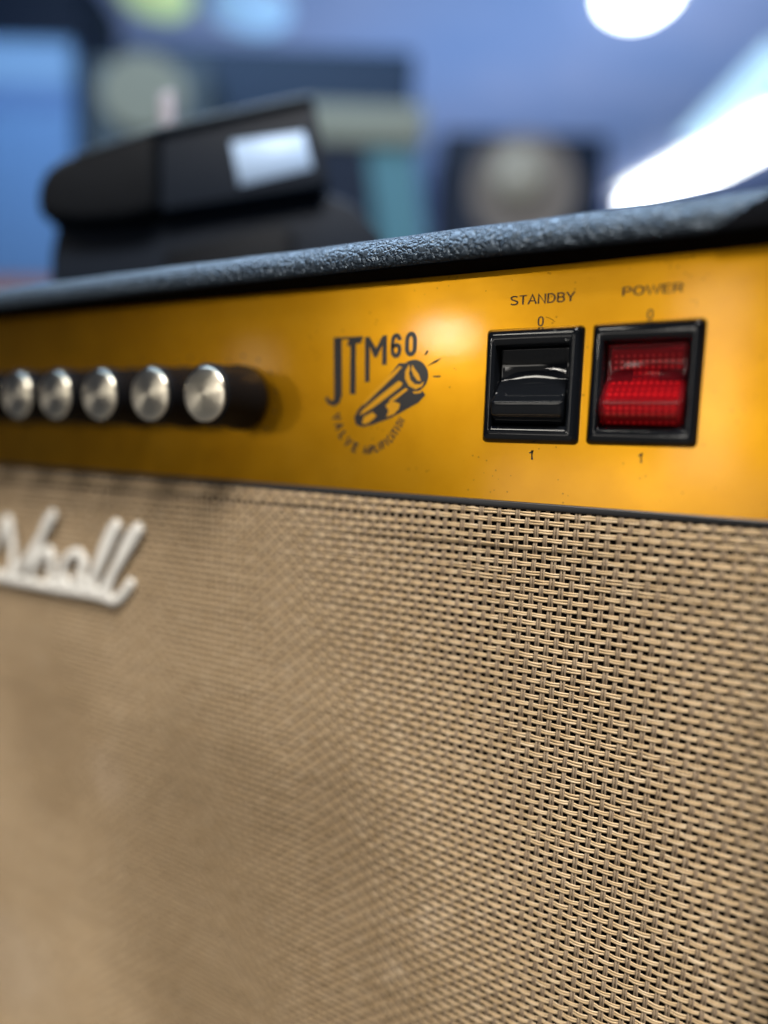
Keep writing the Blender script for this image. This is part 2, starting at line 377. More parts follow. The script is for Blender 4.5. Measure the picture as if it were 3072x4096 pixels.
bk = CAM + FH * 6.65
quad_slab('wall_back', Vector((bk.x, bk.y, 1.3)), RH * 5.2, FH * .05, Vector((0, 0, 1.296)), WALL)

# ================================================================== amplifier
amp = empty('guitar_amplifier', (-.30, .12, 0))
tag(amp, 'black vinyl guitar combo amplifier with gold control panel and woven tan grille cloth', 'amplifier')
def A(o):
    o.parent = amp; o.matrix_parent_inverse = Matrix.Translation(-amp.location); return o
XL, XR = -.640, .024            # inner width between the side boards
ZT, TH, LIP = 48.6, 9.8, 13.0   # underside of the top board, its thickness, how far it stands out
ZB = -ZC / mm + 22              # underside of the cabinet
YB = .245
def lip_profile(z0, z1, p, r, yb, n=8):
    pr = [(yb, z0), (yb, z1)]
    for k in range(n + 1):
        a = math.radians(90 + 90 * k / n); pr.append((-p * mm + r * mm + r * mm * math.cos(a), z1 - r * mm + r * mm * math.sin(a)))
    for k in range(5):
        a = math.radians(180 + 90 * k / 4); pr.append((-p * mm + 1.6 * mm + 1.6 * mm * math.cos(a), z0 + 1.6 * mm + 1.6 * mm * math.sin(a)))
    return pr
pr = lip_profile(Z(ZT), Z(ZT + TH), LIP, 7.2, YB)
# finely cut along its length so that the vinyl can sit slightly uneven
NX = 90; n = len(pr); xs = np.linspace(XL - .016, XR + .016, NX); V = []; Fc = []
for x in xs:
    wob =   .00007 * math.sin(x * 61) + .00005 * math.sin(x * 173 + 1)
    V += [(x, y - (wob if y < 0 else 0), z + (wob if z > Z(ZT) + .002 else 0)) for y, z in pr]
for i in range(NX - 1):
    Fc += [(i * n + k, i * n + (k + 1) % n, (i + 1) * n + (k + 1) % n, (i + 1) * n + k) for k in range(n)]
Fc += [tuple(range(n)), tuple(range((NX - 1) * n, NX * n))]
A(pyobj('top_board', V, Fc, TOLEX, None, True))
for nm, xa, xb in (('side_board', XR, XR + .0158), ('side_board', XL - .0158, XL)):
    A(box(nm, xa, xb, -.0128, YB - .001, Z(ZB), Z(ZT) - .0001, TOLEX, None, .004, 3))
A(box('bottom_board', XL + .0002, XR - .0002, -.0126, YB - .001, Z(ZB), Z(ZB + 16), TOLEX, None, .004, 3))
A(box('back_board', XL + .0002, XR - .0002, YB - .014, YB - .002, Z(ZB + 16.2), Z(ZT) - .0002, TOLEX))
for fx in (XL + .05, XR - .05):
    for fy in (.03, YB - .04):
        A(tag(lathe_foot := pyobj('rubber_foot', [(fx + .018 * s * math.cos(a), fy + .018 * s * math.sin(a), z) for z, s in ((0, .85), (Z(ZB), 1)) for a in [k * math.pi / 8 for k in range(16)]],
            [(k, (k + 1) % 16, 16 + (k + 1) % 16, 16 + k) for k in range(16)] + [tuple(range(16)), tuple(range(16, 32))], TRIM), None))
# moulded corner guard on the near top corner: a shell just proud of the vinyl with a slanted edge
cg = []
gp = lip_profile(Z(ZT - .9), Z(ZT + TH + .9), LIP + .9, 7.8, .03)[2:]
left = [-.008 + .0145 * min(1, max(0, (z - Z(ZT)) / (.0105))) ** .8 for y, z in gp]
V = [(lx, y, z) for lx, (y, z) in zip(left, gp)] + [(XR + .0166, y, z) for y, z in gp]
gi = [(y + (.0008 if y < -.006 else .0004), z + (-.0007 if z > Z(ZT + 5) else .0008)) for y, z in gp]
n = len(gp); V += [(lx, y, z) for lx, (y, z) in zip(left, gi)] + [(XR + .0166, y, z) for y, z in gi]
Fc = [(k, k + 1, n + k + 1, n + k) for k in range(n - 1)] + [(2 * n + k, 3 * n + k, 3 * n + k + 1, 2 * n + k + 1) for k in range(n - 1)]
Fc += [(k, 2 * n + k, 2 * n + k + 1, k + 1) for k in range(n - 1)] + [(n + k, n + k + 1, 3 * n + k + 1, 3 * n + k) for k in range(n - 1)]
Fc += [(0, n, 3 * n, 2 * n), (n - 1, 3 * n - 1, 4 * n - 1, 2 * n - 1)]
A(tag(pyobj('corner_guard', V, Fc, GUARD, None, True), 'black moulded corner guard at the top right corner'))

A(box('lip_shade', XL + .0003, XR - .0003, -.0116, .0030, Z(ZT - .35), Z(ZT - .02), GUARD))  # black strip added to keep the lip's underside in deep shade
# ---- control panel
def holed_panel(name, x0, x1, z0, z1, y0, y1, holes, m):
    """plate with rectangular cut-outs, made of one grid of cells"""
    xs_ = sorted({x0, x1, *[h[0] for h in holes], *[h[1] for h in holes]}); zs_ = sorted({z0, z1, *[h[2] for h in holes], *[h[3] for h in holes]})
    nx, nz = len(xs_), len(zs_); V = [(x, y, z) for y in (y0, y1) for x in xs_ for z in zs_]
    idx = lambda s_, i, j: s_ * nx * nz + i * nz + j
    solid = lambda i, j: 0 <= i < nx - 1 and 0 <= j < nz - 1 and not any(h[0] <= (xs_[i] + xs_[i + 1]) / 2 <= h[1] and h[2] <= (zs_[j] + zs_[j + 1]) / 2 <= h[3] for h in holes)
    Fc = []
    for i in range(nx - 1):
        for j in range(nz - 1):
            if not solid(i, j): continue
            for s_ in (0, 1): Fc.append((idx(s_, i, j), idx(s_, i + 1, j), idx(s_, i + 1, j + 1), idx(s_, i, j + 1)))
            for (di, dj, e0, e1) in ((-1, 0, (i, j), (i, j + 1)), (1, 0, (i + 1, j), (i + 1, j + 1)), (0, -1, (i, j), (i + 1, j)), (0, 1, (i, j + 1), (i + 1, j + 1))):
                if not solid(i + di, j + dj): Fc.append((idx(0, *e0), idx(0, *e1), idx(1, *e1), idx(1, *e0)))
    return pyobj(name, V, Fc, m)
SWX = (-.0513, -.0219); SWZ = (Z(15.4), Z(15.6))
panel = A(holed_panel('control_panel', XL + .001, XR - .0004, Z(-17.3), Z(47.9), 0, .0022, [(x - .0113, x + .0113, z - .0128, z + .0128) for x, z in zip(SWX, SWZ)], GOLD))
tag(panel, 'gold control panel, worn and specked')
A(box('panel_backing', XL + .001, XR - .0004, .0046, .008, Z(-19.0), Z(ZT - .2), BAFFLE))
A(box('panel_trim', XL + .001, XR - .0004, -.0006, .0021, Z(-19.4), Z(-17.35), TRIM, None, .0004, 2))

def prt(o): o.parent = panel; return o
panel.matrix_parent_inverse = Matrix.Translation(-amp.location)
def ptext(name, txt, pl, ptop, prr, m=INK, offset=0.):
    a = bp(*pl); b = bp(*prr); t = bp(*ptop)
    return text_box(name, txt, a.x, b.x, a.z, t.z, m, panel, offset)
ptext('standby_lettering', 'STANDBY', (2040, 1227), (2040, 1181), (2300, 1205), INKB, .064)
ptext('power_lettering', 'POWER', (2488, 1189), (2487, 1146), (2731, 1178), INKB, .072)
ptext('zero_numeral', '0', (2150, 1306), (2151, 1266), (2174, 1304), INKB, .06)
ptext('zero_numeral', '0', (2587, 1279), (2588, 1237), (2612, 1277), INKB, .06)
ptext('one_numeral', '1', (2114, 1838), (2115, 1800), (2133, 1838), INK, .075)
ptext('one_numeral', '1', (2550, 1851), (2551, 1811), (2569, 1851), INK, .075)

# ---- printed emblem, traced on the panel plane (crop pixels of the emblem)
def cp(x, y): return (1200 + x / 2.37, 1200 + y / 2.37)
def CPs(P): return [cp(*q) for q in P]
emb = poly_print('emblem_letters', [
    CPs([(322, 356), (470, 350), (468, 372), (398, 376), (398, 905), (376, 972), (325, 1008), (268, 985), (236, 930), (262, 916), (285, 950), (316, 958), (326, 915)]),
    CPs([(470, 350), (602, 344), (578, 408), (532, 416), (528, 893), (474, 893), (480, 436), (446, 436), (456, 400)]),
    CPs([(618, 352), (660, 350), (722, 462), (786, 338), (826, 332), (822, 612), (778, 616), (784, 432), (728, 545), (706, 545), (662, 440), (660, 775), (616, 778)]),
], INK, panel)
def etext(name, txt, x0, x1, y0, y1, off):
    a = bp(*cp(x0, y1)); b = bp(*cp(x1, y1)); t = bp(*cp(x0, y0))
    return text_box(name, txt, a.x, b.x, a.z, t.z, INK, panel, off)
etext('emblem_numeral', '6', 858, 960, 318, 552, .10)
etext('emblem_numeral', '0', 992, 1106, 303, 538, .10)
cap = []
for k in range(15):
    a = math.radians(-128 + 190 * k / 14); cap.append((1085 + 132 * math.cos(a), 715 + 150 * math.sin(a)))
body = cap + [(1190, 900), (1120, 975), (860, 1120), (690, 1182), (590, 1204), (530, 1180), (516, 1110), (540, 1060), (620, 955), (800, 770), (940, 600)]
poly_print('emblem_valve', [CPs(body)], INK, panel, INKY)
poly_print('emblem_highlight', [
    CPs([(1035, 610), (1000, 675), (997, 745), (1035, 815), (1100, 848), (1160, 818), (1178, 772), (1140, 800), (1090, 798), (1050, 758), (1034, 700), (1046, 650)]),
    CPs([(1066, 612), (1092, 655), (1130, 705), (1148, 770), (1112, 762), (1076, 712), (1058, 660)]),
    CPs([(948, 622), (968, 640), (905, 712), (640, 965), (596, 1004), (600, 975), (700, 860), (830, 730)]),
    CPs([(940, 765), (976, 790), (958, 822), (700, 1018), (600, 1078), (562, 1090), (600, 1040), (760, 905)]),
    CPs([(1003, 834), (1026, 850), (905, 945), (845, 972), (850, 950), (920, 895)]),
    CPs([(868, 952), (950, 985), (940, 1030), (890, 1086), (820, 1108), (842, 1050), (812, 1000)]),
    CPs([(606, 1108), (690, 1062), (728, 1098), (690, 1136), (640, 1172), (590, 1176)]),
    CPs([(1065, 868), (1120, 866), (1160, 846), (1150, 880), (1090, 890)]),
], GOLDP, panel, INKY - .00005)
poly_print('emblem_sparks', [CPs([(1178, 525), (1205, 475), (1222, 482), (1200, 520)]), CPs([(1205, 628), (1270, 580), (1345, 546), (1300, 590), (1245, 612)]), CPs([(1258, 720), (1335, 716), (1330, 732), (1270, 734)])], INKB, panel)
# lettering along the bottom arc
arc = [(338, 1065), (358, 1140), (385, 1235), (430, 1310), (490, 1375), (560, 1412), (640, 1424), (730, 1400), (810, 1356), (880, 1285), (930, 1200), (968, 1120)]
arc3 = [bp(*cp(*q)) for q in arc]; arcm = catmull([(p.x, p.z) for p in arc3], 8)
cum = [0]
for a, b in zip(arcm, arcm[1:]): cum.append(cum[-1] + math.hypot(b[0] - a[0], b[1] - a[1]))
def on_arc(s):
    s = max(0, min(cum[-1], s))
    for i in range(len(cum) - 1):
        if cum[i + 1] >= s:
            t = (s - cum[i]) / (cum[i + 1] - cum[i]); a, b = arcm[i], arcm[i + 1]
            return (a[0] + (b[0] - a[0]) * t, a[1] + (b[1] - a[1]) * t), math.atan2(b[1] - a[1], b[0] - a[0])
    return arcm[-1], 0
def arc_text(name, txt, s0, s1, h):
    V = []; Fc = []
    for i, ch in enumerate(txt):
        s = s0 + (s1 - s0) * (i + .5) / len(txt); (x, z), an = on_arc(s * cum[-1])
        gv, gf, (a, b, c, d) = glyphs(ch, .11); k = len(V)
        sc = h; wlim = min(sc, (s1 - s0) * cum[-1] / len(txt) * .86 / (b - a))
        for p, q in gv:
            lx, lz = (p - (a + b) / 2) * wlim, (q - .5) * sc
            V.append((x + lx * math.cos(an) - lz * math.sin(an), INKY, z + lx * math.sin(an) + lz * math.cos(an)))
        Fc += [tuple(j + k for j in f) for f in gf]
    return pyobj(name, V, Fc, INK, panel, fix=False)
arc_text('arc_lettering', 'VALVE', .0, .44, .0030)
arc_text('arc_lettering', 'AMPLIFICATION', .48, 1.0, .0024)

# ---- rocker switches
def switch(xc, zc, kind):
    sw = A(empty('rocker_switch', (xc, 0, zc)))
    def loop(hw, hh, r, y, tilt=0): return [(a, y, b) for a, b in rrect(hw, hh, r)]
    H = .0034
    L = [loop(.01365, .0160, .0013, -.0001), loop(.01362, .01597, .0013, -.0012), loop(.01262, .01497, .0011, -H + .00030), loop(.01245, .0148, .001, -H + .00008), loop(.0122, .01455, .001, -H)]
    L += [loop(.0119, .0141, .0009, -H - .00020), loop(.0115, .0134, .0008, -H - .00030), loop(.0111, .0126, .0007, -H - .00022), loop(.01075, .0119, .0006, -H + .00004), loop(.01036, .01126, .0005, -H + .0004), loop(.01026, .01108, .0004, -H + .0010), loop(.01026, .01108, .0004, .0035)]
    rings('bezel', L, BLKP, sw, (False, True))
    pts = []
    for k in range(9):
        t = k / 8; pts.append((.0001 + .0011 * t, .0105 - .0087 * t))
    prof = [(.0034, .0105)] + pts + [(-.0066, -.0046), (-.0060, -.0079), (-.0022, -.0105), (.0034, -.0105)]
    hw = .0098; NS = 17; V = []; Fc = []; n = len(prof)
    for q in range(NS):
        x = -hw + 2 * hw * q / (NS - 1); sc_ = 1 - (x / hw) ** 2
        for k, (y, z) in enumerate(prof):
            t = (k - 1) / 8
            V.append((x, y + (.0013 * (.35 + .65 * sc_) * math.sin(math.pi * t) if 1 <= k <= 9 else 0), z))
    for q in range(NS - 1): Fc += [(q * n + k, q * n + (k + 1) % n, (q + 1) * n + (k + 1) % n, (q + 1) * n + k) for k in range(n)]
    Fc += [tuple(range(n)), tuple(range((NS - 1) * n, NS * n))]
    rk = pyobj('rocker', V, Fc, RED if kind == 'red' else BLKP, sw)
    bevel(rk, .00040, 3, 32)
    if kind == 'red':
        tag(rk, 'red translucent rocker')
        ins = [(y + (.0024 if z > .0015 else .0013), z * .93 - .0002) for y, z in prof[1:-1]]
        ins = [(.0052, .0098)] + ins + [(.0052, -.0098)]
        extrude_x('lens_grid', ins, -hw + .0009, hw - .0009, REDIN, sw)
        for sx in (-1, 1):
            box('lamp_holder', sx * .0061 - .0029, sx * .0061 + .0029, .0018, .0036, .0004, .0040, BAFFLE, sw)
    return sw
zc = Z(15.4)
s1 = switch(-.0513, zc, 'black'); tag(s1, 'black standby rocker switch with scratched bezel')
s2 = switch(-.0219, Z(15.6), 'red'); tag(s2, 'red power rocker switch')

# hair scratch over the standby bezel's corner
def thin_line(name, pts, r, m, parent):
    V = []; Fc = []
    for i, p in enumerate(pts):
        a = pts[max(i - 1, 0)]; b = pts[min(i + 1, len(pts) - 1)]; t = (b - a).normalized(); u = t.cross(Vector((0, 1, 0))).normalized(); vv = t.cross(u)
        for q in range(4): an = q * math.pi / 2; V.append(p + u * r * math.cos(an) + vv * r * math.sin(an))
    for i in range(len(pts) - 1):
        for q in range(4): Fc.append((i * 4 + q, i * 4 + (q + 1) % 4, i * 4 + 4 + (q + 1) % 4, i * 4 + 4 + q))
    return pyobj(name, V, Fc, m, parent)
def c8(x, y): return (1872 + x / 3.318, 1250 + y / 3.318)
thin_line('hair_scratch', [bp(*c8(x, y), -.00004) for x, y in ((1035, 62), (1080, 72), (1120, 95), (1150, 125))], .00006, INKB, panel)
for L in (((1140, 228), (1200, 270), (1265, 325), (1320, 378)), ((1235, 262), (1290, 305), (1345, 352))):
    o = thin_line('bezel_scratch', [bp(*c8(x, y), -.00345) - Vector((-.0513, 0, zc)) for x, y in L], .00005, SCRATCH, s1)

# ---- control knobs
kx, kz = -.1555, Z(12.3)
caps = [817, 597, 394, 217, 65]
KL = .020
x0 = bp(817, 1580, -KL).x
kxs = [bp(c, 1586, -KL).x - x0 + kx for c in caps]
step = (kxs[4] - kxs[0]) / 4
kxs += [kxs[4] + step * k for k in range(1, 6)]
proto = None
for i, x in enumerate(kxs):
    k = empty('control_knob', (x, 0, kz)); A(k)
    if proto is None:
        fl = []
        prof = [(.0112, -.0002), (.0114, -.0012), (.0113, -.004), (.0104, -.0075), (.0103, -.0176), (.0101, -.0186), (.0098, -.0190), (.0091, -.0191), (.0091, -.0186)]
        kb = lathe_y('knob_body', prof, 0, 0, BLKM, k, 60)
        # fluted grip
        for vt in kb.data.vertices:
            if -.0178 < vt.co.y < -.0070:
                a = math.atan2(vt.co.z, vt.co.x); s = 1 - .022 * (math.cos(a * 30) > 0); vt.co.x *= s; vt.co.z *= s
        kc = lathe_y('knob_cap', [(.0090, -.0184), (.0090, -.0193), (.00885, -.0196), (.0084, -.0198), (.0065, -.0201), (.004, -.02028), (.0008, -.0204)], 0, 0, SPUN, k, 48)
        proto = (kb, kc)
    else:
        for c in proto:
            d = c.copy(); COL.objects.link(d); d.parent = k
            d.rotation_euler = (0, random.uniform(-.6, .6), 0)
# scale dots printed round each knob
V = []; Fc = []
for x in kxs:
    for j in range(11):
        a = math.radians(225 - 27 * j); cxk, czk = x + .0148 * math.cos(a), kz + .0148 * math.sin(a); k0 = len(V)
        for q in range(6): V.append((cxk + .0005 * math.cos(q * math.pi / 3), INKY, czk + .0005 * math.sin(q * math.pi / 3)))
        Fc.append(tuple(range(k0, k0 + 6)))
tag(pyobj('scale_dots', V, Fc, INKB, panel, fix=False), None, kind='stuff')

# ---- woven grille cloth
grille = A(empty('grille_cloth', (-.15, .003, Z(-100)))); tag(grille, 'woven tan and brown grille cloth')
PC, PR = 2.806 * mm, 2.45 * mm
CZT = Z(-20.6); RB = 1.7 * mm; CY = -.0002
ULO, UMID, UHI = -.352, -.178, XR - .001
def surf(u, vv, nn):
    """cloth sheet: u along, vv down from the top edge, nn out of the sheet (numpy arrays)"""
    th = np.where(vv < 0, np.minimum(-vv / RB, 1.9), 0.)
    sag = .00035 * np.sin(u * 31 + vv * 17) + .0003 * np.sin(u * 13 - vv * 41 + 1.)
    x = u - .028 * np.maximum(vv, 0)
    z = CZT - np.maximum(vv, 0) + .010 * (u + .05) * (vv > .004) + RB * np.sin(th) + nn * np.sin(th)
    y = CY + RB * (1 - np.cos(th)) - nn * np.cos(th) - sag * (vv > .01)
    return np.stack([x, y, z], -1)
def wave(t): return np.clip(1.45 * np.cos(np.pi * t), -1, 1)
def build_strands(name, m, items, weft):
    """items: (index, cross offset, start, end, samples per crossing, sides)"""
    VV = []; FF = []; base = 0
    for (idx, off, lo, hi, seg, ns) in items:
        pitch = PC if weft else PR
        cnt = int(round((hi - lo) / pitch * seg)) + 1
        s = np.linspace(lo, hi, cnt); jit = rng.normal(0, .00004); wob = .00005 * np.sin(s * 900 + rng.uniform(0, 6)) + .00006 * np.sin(s * 140 + rng.uniform(0, 6))
        if weft: c = idx * PR + off + jit + wob; nn = .00019 * wave(s / PC + idx)
        else: c = idx * PC + off + jit + wob; nn = -.00023 * wave(s / PR + idx)
        hwid, hth = (.00036, .00017) if weft else (.00036, .00018)
        hwid *= rng.uniform(.86, 1.10)
        a = 2 * np.pi * (np.arange(ns) + .5) / ns
        cc = c[:, None] + hwid * np.cos(a)[None]; n2 = nn[:, None] + hth * np.sin(a)[None]; ss = np.repeat(s[:, None], ns, 1)
        P = surf(ss, cc, n2) if weft else surf(cc, ss, n2)
        VV.append(P.reshape(-1, 3))
        i = np.arange(cnt - 1)[:, None] * ns; k = np.arange(ns)[None]; k1 = (k + 1) % ns
        q = np.stack([i + k, i + k1, i + ns + k1, i + ns + k], -1).reshape(-1, 4) + base
        FF.append(q if weft else q[:, ::-1]); base += cnt * ns
    VV = np.concatenate(VV); FF = np.concatenate(FF)
    me = bpy.data.meshes.new(name); me.vertices.add(len(VV)); me.vertices.foreach_set('co', VV.ravel().astype(np.float32))
    me.loops.add(FF.size); me.loops.foreach_set('vertex_index', FF.ravel().astype(np.int32))
    me.polygons.add(len(FF)); me.polygons.foreach_set('loop_start', (np.arange(len(FF)) * 4).astype(np.int32))
    me.polygons.foreach_set('use_smooth', np.ones(len(FF), bool)); me.update(calc_edges=True); me.validate()
    o = link(name, me, m, grille); o.matrix_parent_inverse = Matrix.Translation(-Vector(grille.location)); o['kind'] = 'stuff'; return o
def vmax(u):                     # how far down the cloth is in view at u (with a margin)
    return .165 + (.03 - u) * .50
it = []
for i in range(-1, int(.31 / PR)):
    vv = i * PR
    for off in (-.00035, .00035):
        hi = UHI
        # the part of this row that the frame (plus margin) shows
        uc = .03 - max(0, vv - .165) / .50
        if uc > ULO: it.append((i, off, ULO, min(hi, uc), 4, 6))
build_strands('weft_yarn', WEFT, it, True)
it = []
for j in range(int(ULO / PC), int(UHI / PC)):
    u = j * PC; fine = u > UMID
    for off in (-.00036, .00036):
        it.append((j, off, -.0035, min(.31, vmax(u)), 4, 6))
build_strands('warp_yarn', WARP, it, False)
A(box('speaker_baffle', XL + .001, XR - .001, .0042, .014, Z(ZB + 16.4), Z(-19.6), BAFFLE))
# beyond the picture the cloth goes on as one plain sheet
o = pyobj('cloth_sheet', [(XL + .002, .0006, Z(-19.6)), (ULO + .0005, .0006, Z(-19.6)), (ULO - .0082, .0006, Z(ZB + 17)), (XL + .002, .0006, Z(ZB + 17))], [(0, 1, 2, 3)], CLOTHF, grille)
o.matrix_parent_inverse = Matrix.Translation(-Vector(grille.location))
o = pyobj('cloth_sheet', [(ULO - .0080, .0012, Z(-326)), (XR - .001, .0012, Z(-189)), (XR - .001, .0012, Z(ZB + 17)), (ULO - .0080, .0012, Z(ZB + 17))], [(0, 1, 2, 3)], CLOTHF, grille)
o.matrix_parent_inverse = Matrix.Translation(-Vector(grille.location))

# ---- raised white script on the cloth
def lp(x, y):
    p = bp(x / 2.37, 1950 + y / 2.37, -.0026); return (p.x, p.z)
S = [
    [lp(*q) for q in ((-90, 640), (10, 420), (70, 300), (95, 420), (120, 620), (100, 790), (20, 850), (-50, 790))],          # s
    [lp(*q) for q in ((20, 850), (180, 760), (330, 560), (480, 300), (500, 250), (440, 330), (360, 560), (270, 890))],        # h stem
    [lp(*q) for q in ((290, 800), (380, 660), (470, 600), (490, 720), (470, 850), (520, 900), (600, 860))],                   # h bow
    [lp(*q) for q in ((790, 660), (720, 620), (620, 690), (590, 820), (650, 930), (740, 860), (800, 680), (780, 860), (830, 960))],  # a
    [lp(*q) for q in ((830, 960), (950, 720), (1080, 430), (1110, 350), (1040, 420), (940, 680), (880, 900), (900, 990), (960, 990))],  # l
    [lp(*q) for q in ((960, 990), (1100, 760), (1270, 480), (1320, 380), (1230, 460), (1110, 720), (1020, 940), (1030, 1060), (1110, 1060), (1200, 960), (1250, 880))],  # l
    [lp(*q) for q in ((-60, 840), (250, 900), (560, 960), (860, 1010), (1040, 1060))],                                         # joining foot
]
d0 = lp(0, 800); dx = lp(400, 880)[0] - d0[0]
S += [[(d0[0] - dx * a, d0[1] + b * mm) for a, b in L] for L in (
    ((.95, 0), (.75, 13), (.62, 12), (.55, 14), (.45, 2), (.25, 1)),                                                          # r
    ((1.30, 11), (1.5, 12), (1.62, 6), (1.5, 0), (1.35, 4), (1.25, 12), (1.2, 2), (1.0, 0)),                                 # a
    ((3.1, -4), (2.9, 2), (2.75, 28), (2.7, 30), (2.55, 6), (2.45, 5), (2.1, 31), (2.0, 30), (1.95, 8), (1.8, 1), (1.6, 2)),  # M
)]
lg = ribbon('script_badge', S, .0023, .0012, WHITEP, None, -.0024); A(lg); tag(lg, 'raised white script badge on the cloth')

# ================================================================== foot pedal on top of the amplifier
PEDM = mat('pedal_black', (.003, .007, .015), .55, spec=.15)
PEDR = mat('pedal_rubber', (.002, .003, .005), .6, spec=.10)
bump(PEDR, noise(PEDR, coords(PEDR), 900, 2), .3, .0005)
STICK = mat('white_sticker', (.38, .53, .76), .5)
TOPZ = Z(ZT + TH)
PA = math.radians(36); PU = Vector((math.cos(PA), math.sin(PA), 0)); PN = Vector((-math.sin(PA), math.cos(PA), 0))
PO = bp(900, 900, .098); PO.z = TOPZ
ped = empty('foot_pedal', PO); ped.rotation_euler = (0, 0, PA)
tag(ped, 'black rocking foot pedal with white sticker lying on top of the amplifier', 'pedal')
def PD(o): o.parent = ped; return o
def prof_px(P, dep):
    """photo pixels -> (along, up) on the pedal's own upright plane at depth dep"""
    out = []
    for px, py in P:
        r_ = ray(px, py); q_ = CAM + r_ * ((PO + PN * dep - CAM).dot(PN) / r_.dot(PN)); out.append(((q_ - PO).dot(PU), q_.z - TOPZ))
    return out
def fit(P): return [(x, max(z, .0006)) for x, z in P]
tp = prof_px([(640, 512), (1240, 386), (1258, 405), (1318, 722), (1300, 742), (640, 845)], 0)
PD(bevel(extrude_y('treadle', tp, 0, .075, PEDM), .005, 4))
hp = prof_px([(636, 514), (480, 556), (330, 602), (240, 640), (185, 682), (157, 740), (150, 800), (158, 850), (185, 885), (330, 898), (500, 885), (636, 852)], 0)
PD(bevel(extrude_y('heel_pad', hp, -.003, .078, PEDR), .007, 4, 50))
tm = prof_px([(300, 622), (640, 512), (1240, 382), (1250, 402), (640, 534), (330, 632)], 0)  # paler strip, the light along the treadle's top edge put into its colour
PD(bevel(extrude_y('lit_tread_edge', tm, -.0035, .070, mat('lit_edge_grey', (.035, .055, .075), .6)), .001, 2))
bpz = prof_px([(200, 1010), (222, 900), (420, 890), (700, 860), (1180, 772), (1330, 775), (1425, 815), (1535, 940)], .010)
bpz = [(bpz[0][0] - .002, .0006)] + [(x, max(z, .004)) for x, z in bpz] + [(bpz[-1][0] + .012, .0006)]
PD(bevel(extrude_y('base', bpz, .010, .068, PEDM), .003, 3))
st = prof_px([(660, 1000), (1120, 890), (1180, 930)], .002); st = [(st[0][0], .0006)] + [(x, max(z, .006)) for x, z in st] + [(st[-1][0], .0006)]
PD(bevel(extrude_y('side_foot', st, .002, .0098, PEDR), .002, 2))
lb = prof_px([(925, 568), (1214, 528), (1252, 672), (958, 742)], -.0006)
PD(bevel(extrude_y('sticker', lb, -.0007, -.0001, STICK), .0002, 1))
kn = prof_px([(635, 515), (640, 380), (700, 372), (712, 500)], .03); zt_ = prof_px([(640, 540)], 0)[0][1]
kn = [(kn[0][0], zt_ - .008), kn[1], kn[2], (kn[3][0], zt_ - .008)]
PD(bevel(extrude_y('pivot_bolt', kn, .026, .034, mat('dull_steel', (.22, .21, .24), .6, .2)), .001, 2))

# ================================================================== shop behind
def bgbox(name, x0, x1, y0, y1, d, depth, m, parent=None, bv=0, to_floor=False):
    """upright box facing the camera; its front spans the photo pixels (1659-wide frame) at distance d"""
    k = PW / 1659.
    xm, ym = (x0 + x1) / 2 * k, (y0 + y1) / 2 * k
    a = bg(x0 * k, ym, d); b = bg(x1 * k, ym, d); zt = bg(xm, y0 * k, d).z; zb = 0. if to_floor else bg(xm, y1 * k, d).z
    V = []
    for p in (a, b):
        for q in (0, depth):
            for z in (zb, zt): r = p + FH * q; V.append((r.x, r.y, z))
    o = pyobj(name, V, boxv(0, 1, 0, 1, 0, 1)[1], m, parent)
    if bv: bevel(o, bv)
    return o
def root(name, x, d, z=0.):
    p = bg(x * PW / 1659., 1500, d); return empty(name, (p.x, p.y, z))
def ch(o, par): o.parent = par; o.matrix_parent_inverse = Matrix.Translation(-par.location); return o
def bgdisc(name, x, y, rx, d, off, m, n=40, thick=.02, ry=None, dome=0.):
    k = PW / 1659.; c = bg(x * k, y * k, d); R_ = rx * k / F * (d * 1.05); Ry = R_ if ry is None else ry * k / F * d * 1.05
    V = []; 
    for s, q in ((1, off), (1, off + thick)) if not dome else ((.55, off - dome), (.85, off - dome * .6), (1, off), (1, off + thick)):
        for i in range(n):
            a = 2 * math.pi * i / n; p = c + RH * (R_ * s * math.cos(a)) + Vector((0, 0, Ry * s * math.sin(a))) + FH * q; V.append(p)
    nr = len(V) // n
    Fc = [(j * n + i, j * n + (i + 1) % n, (j + 1) * n + (i + 1) % n, (j + 1) * n + i) for j in range(nr - 1) for i in range(n)] + [tuple(range(n)), tuple(range((nr - 1) * n, nr * n))]
    return pyobj(name, V, Fc, m, None, dome > 0)

SLATE = mat('slate_vinyl', (.007, .017, .036), .55, spec=.08)
SLATE2 = mat('grey_green_vinyl', (.030, .044, .056), .6, spec=.08)
DARK = mat('dark_navy', (.004, .008, .018), .55, spec=.08)
CREAM = mat('cream_cloth', (.135, .145, .12), .7, spec=.08)
TEAL = mat('pale_teal', (.05, .125, .155), .6, spec=.08)
PALE = mat('pale_blue_board', (.075, .15, .29), .5, spec=.08)
PALE2 = mat('pale_blue_band', (.12, .21, .34), .5, spec=.08)
PALE3 = mat('mid_blue_band', (.07, .13, .27), .5, spec=.08)
BEIGE = mat('beige_cone', (.12, .10, .085), .7, spec=.08)
BROWN = mat('brown_wood', (.20, .085, .045), .5, spec=.08)

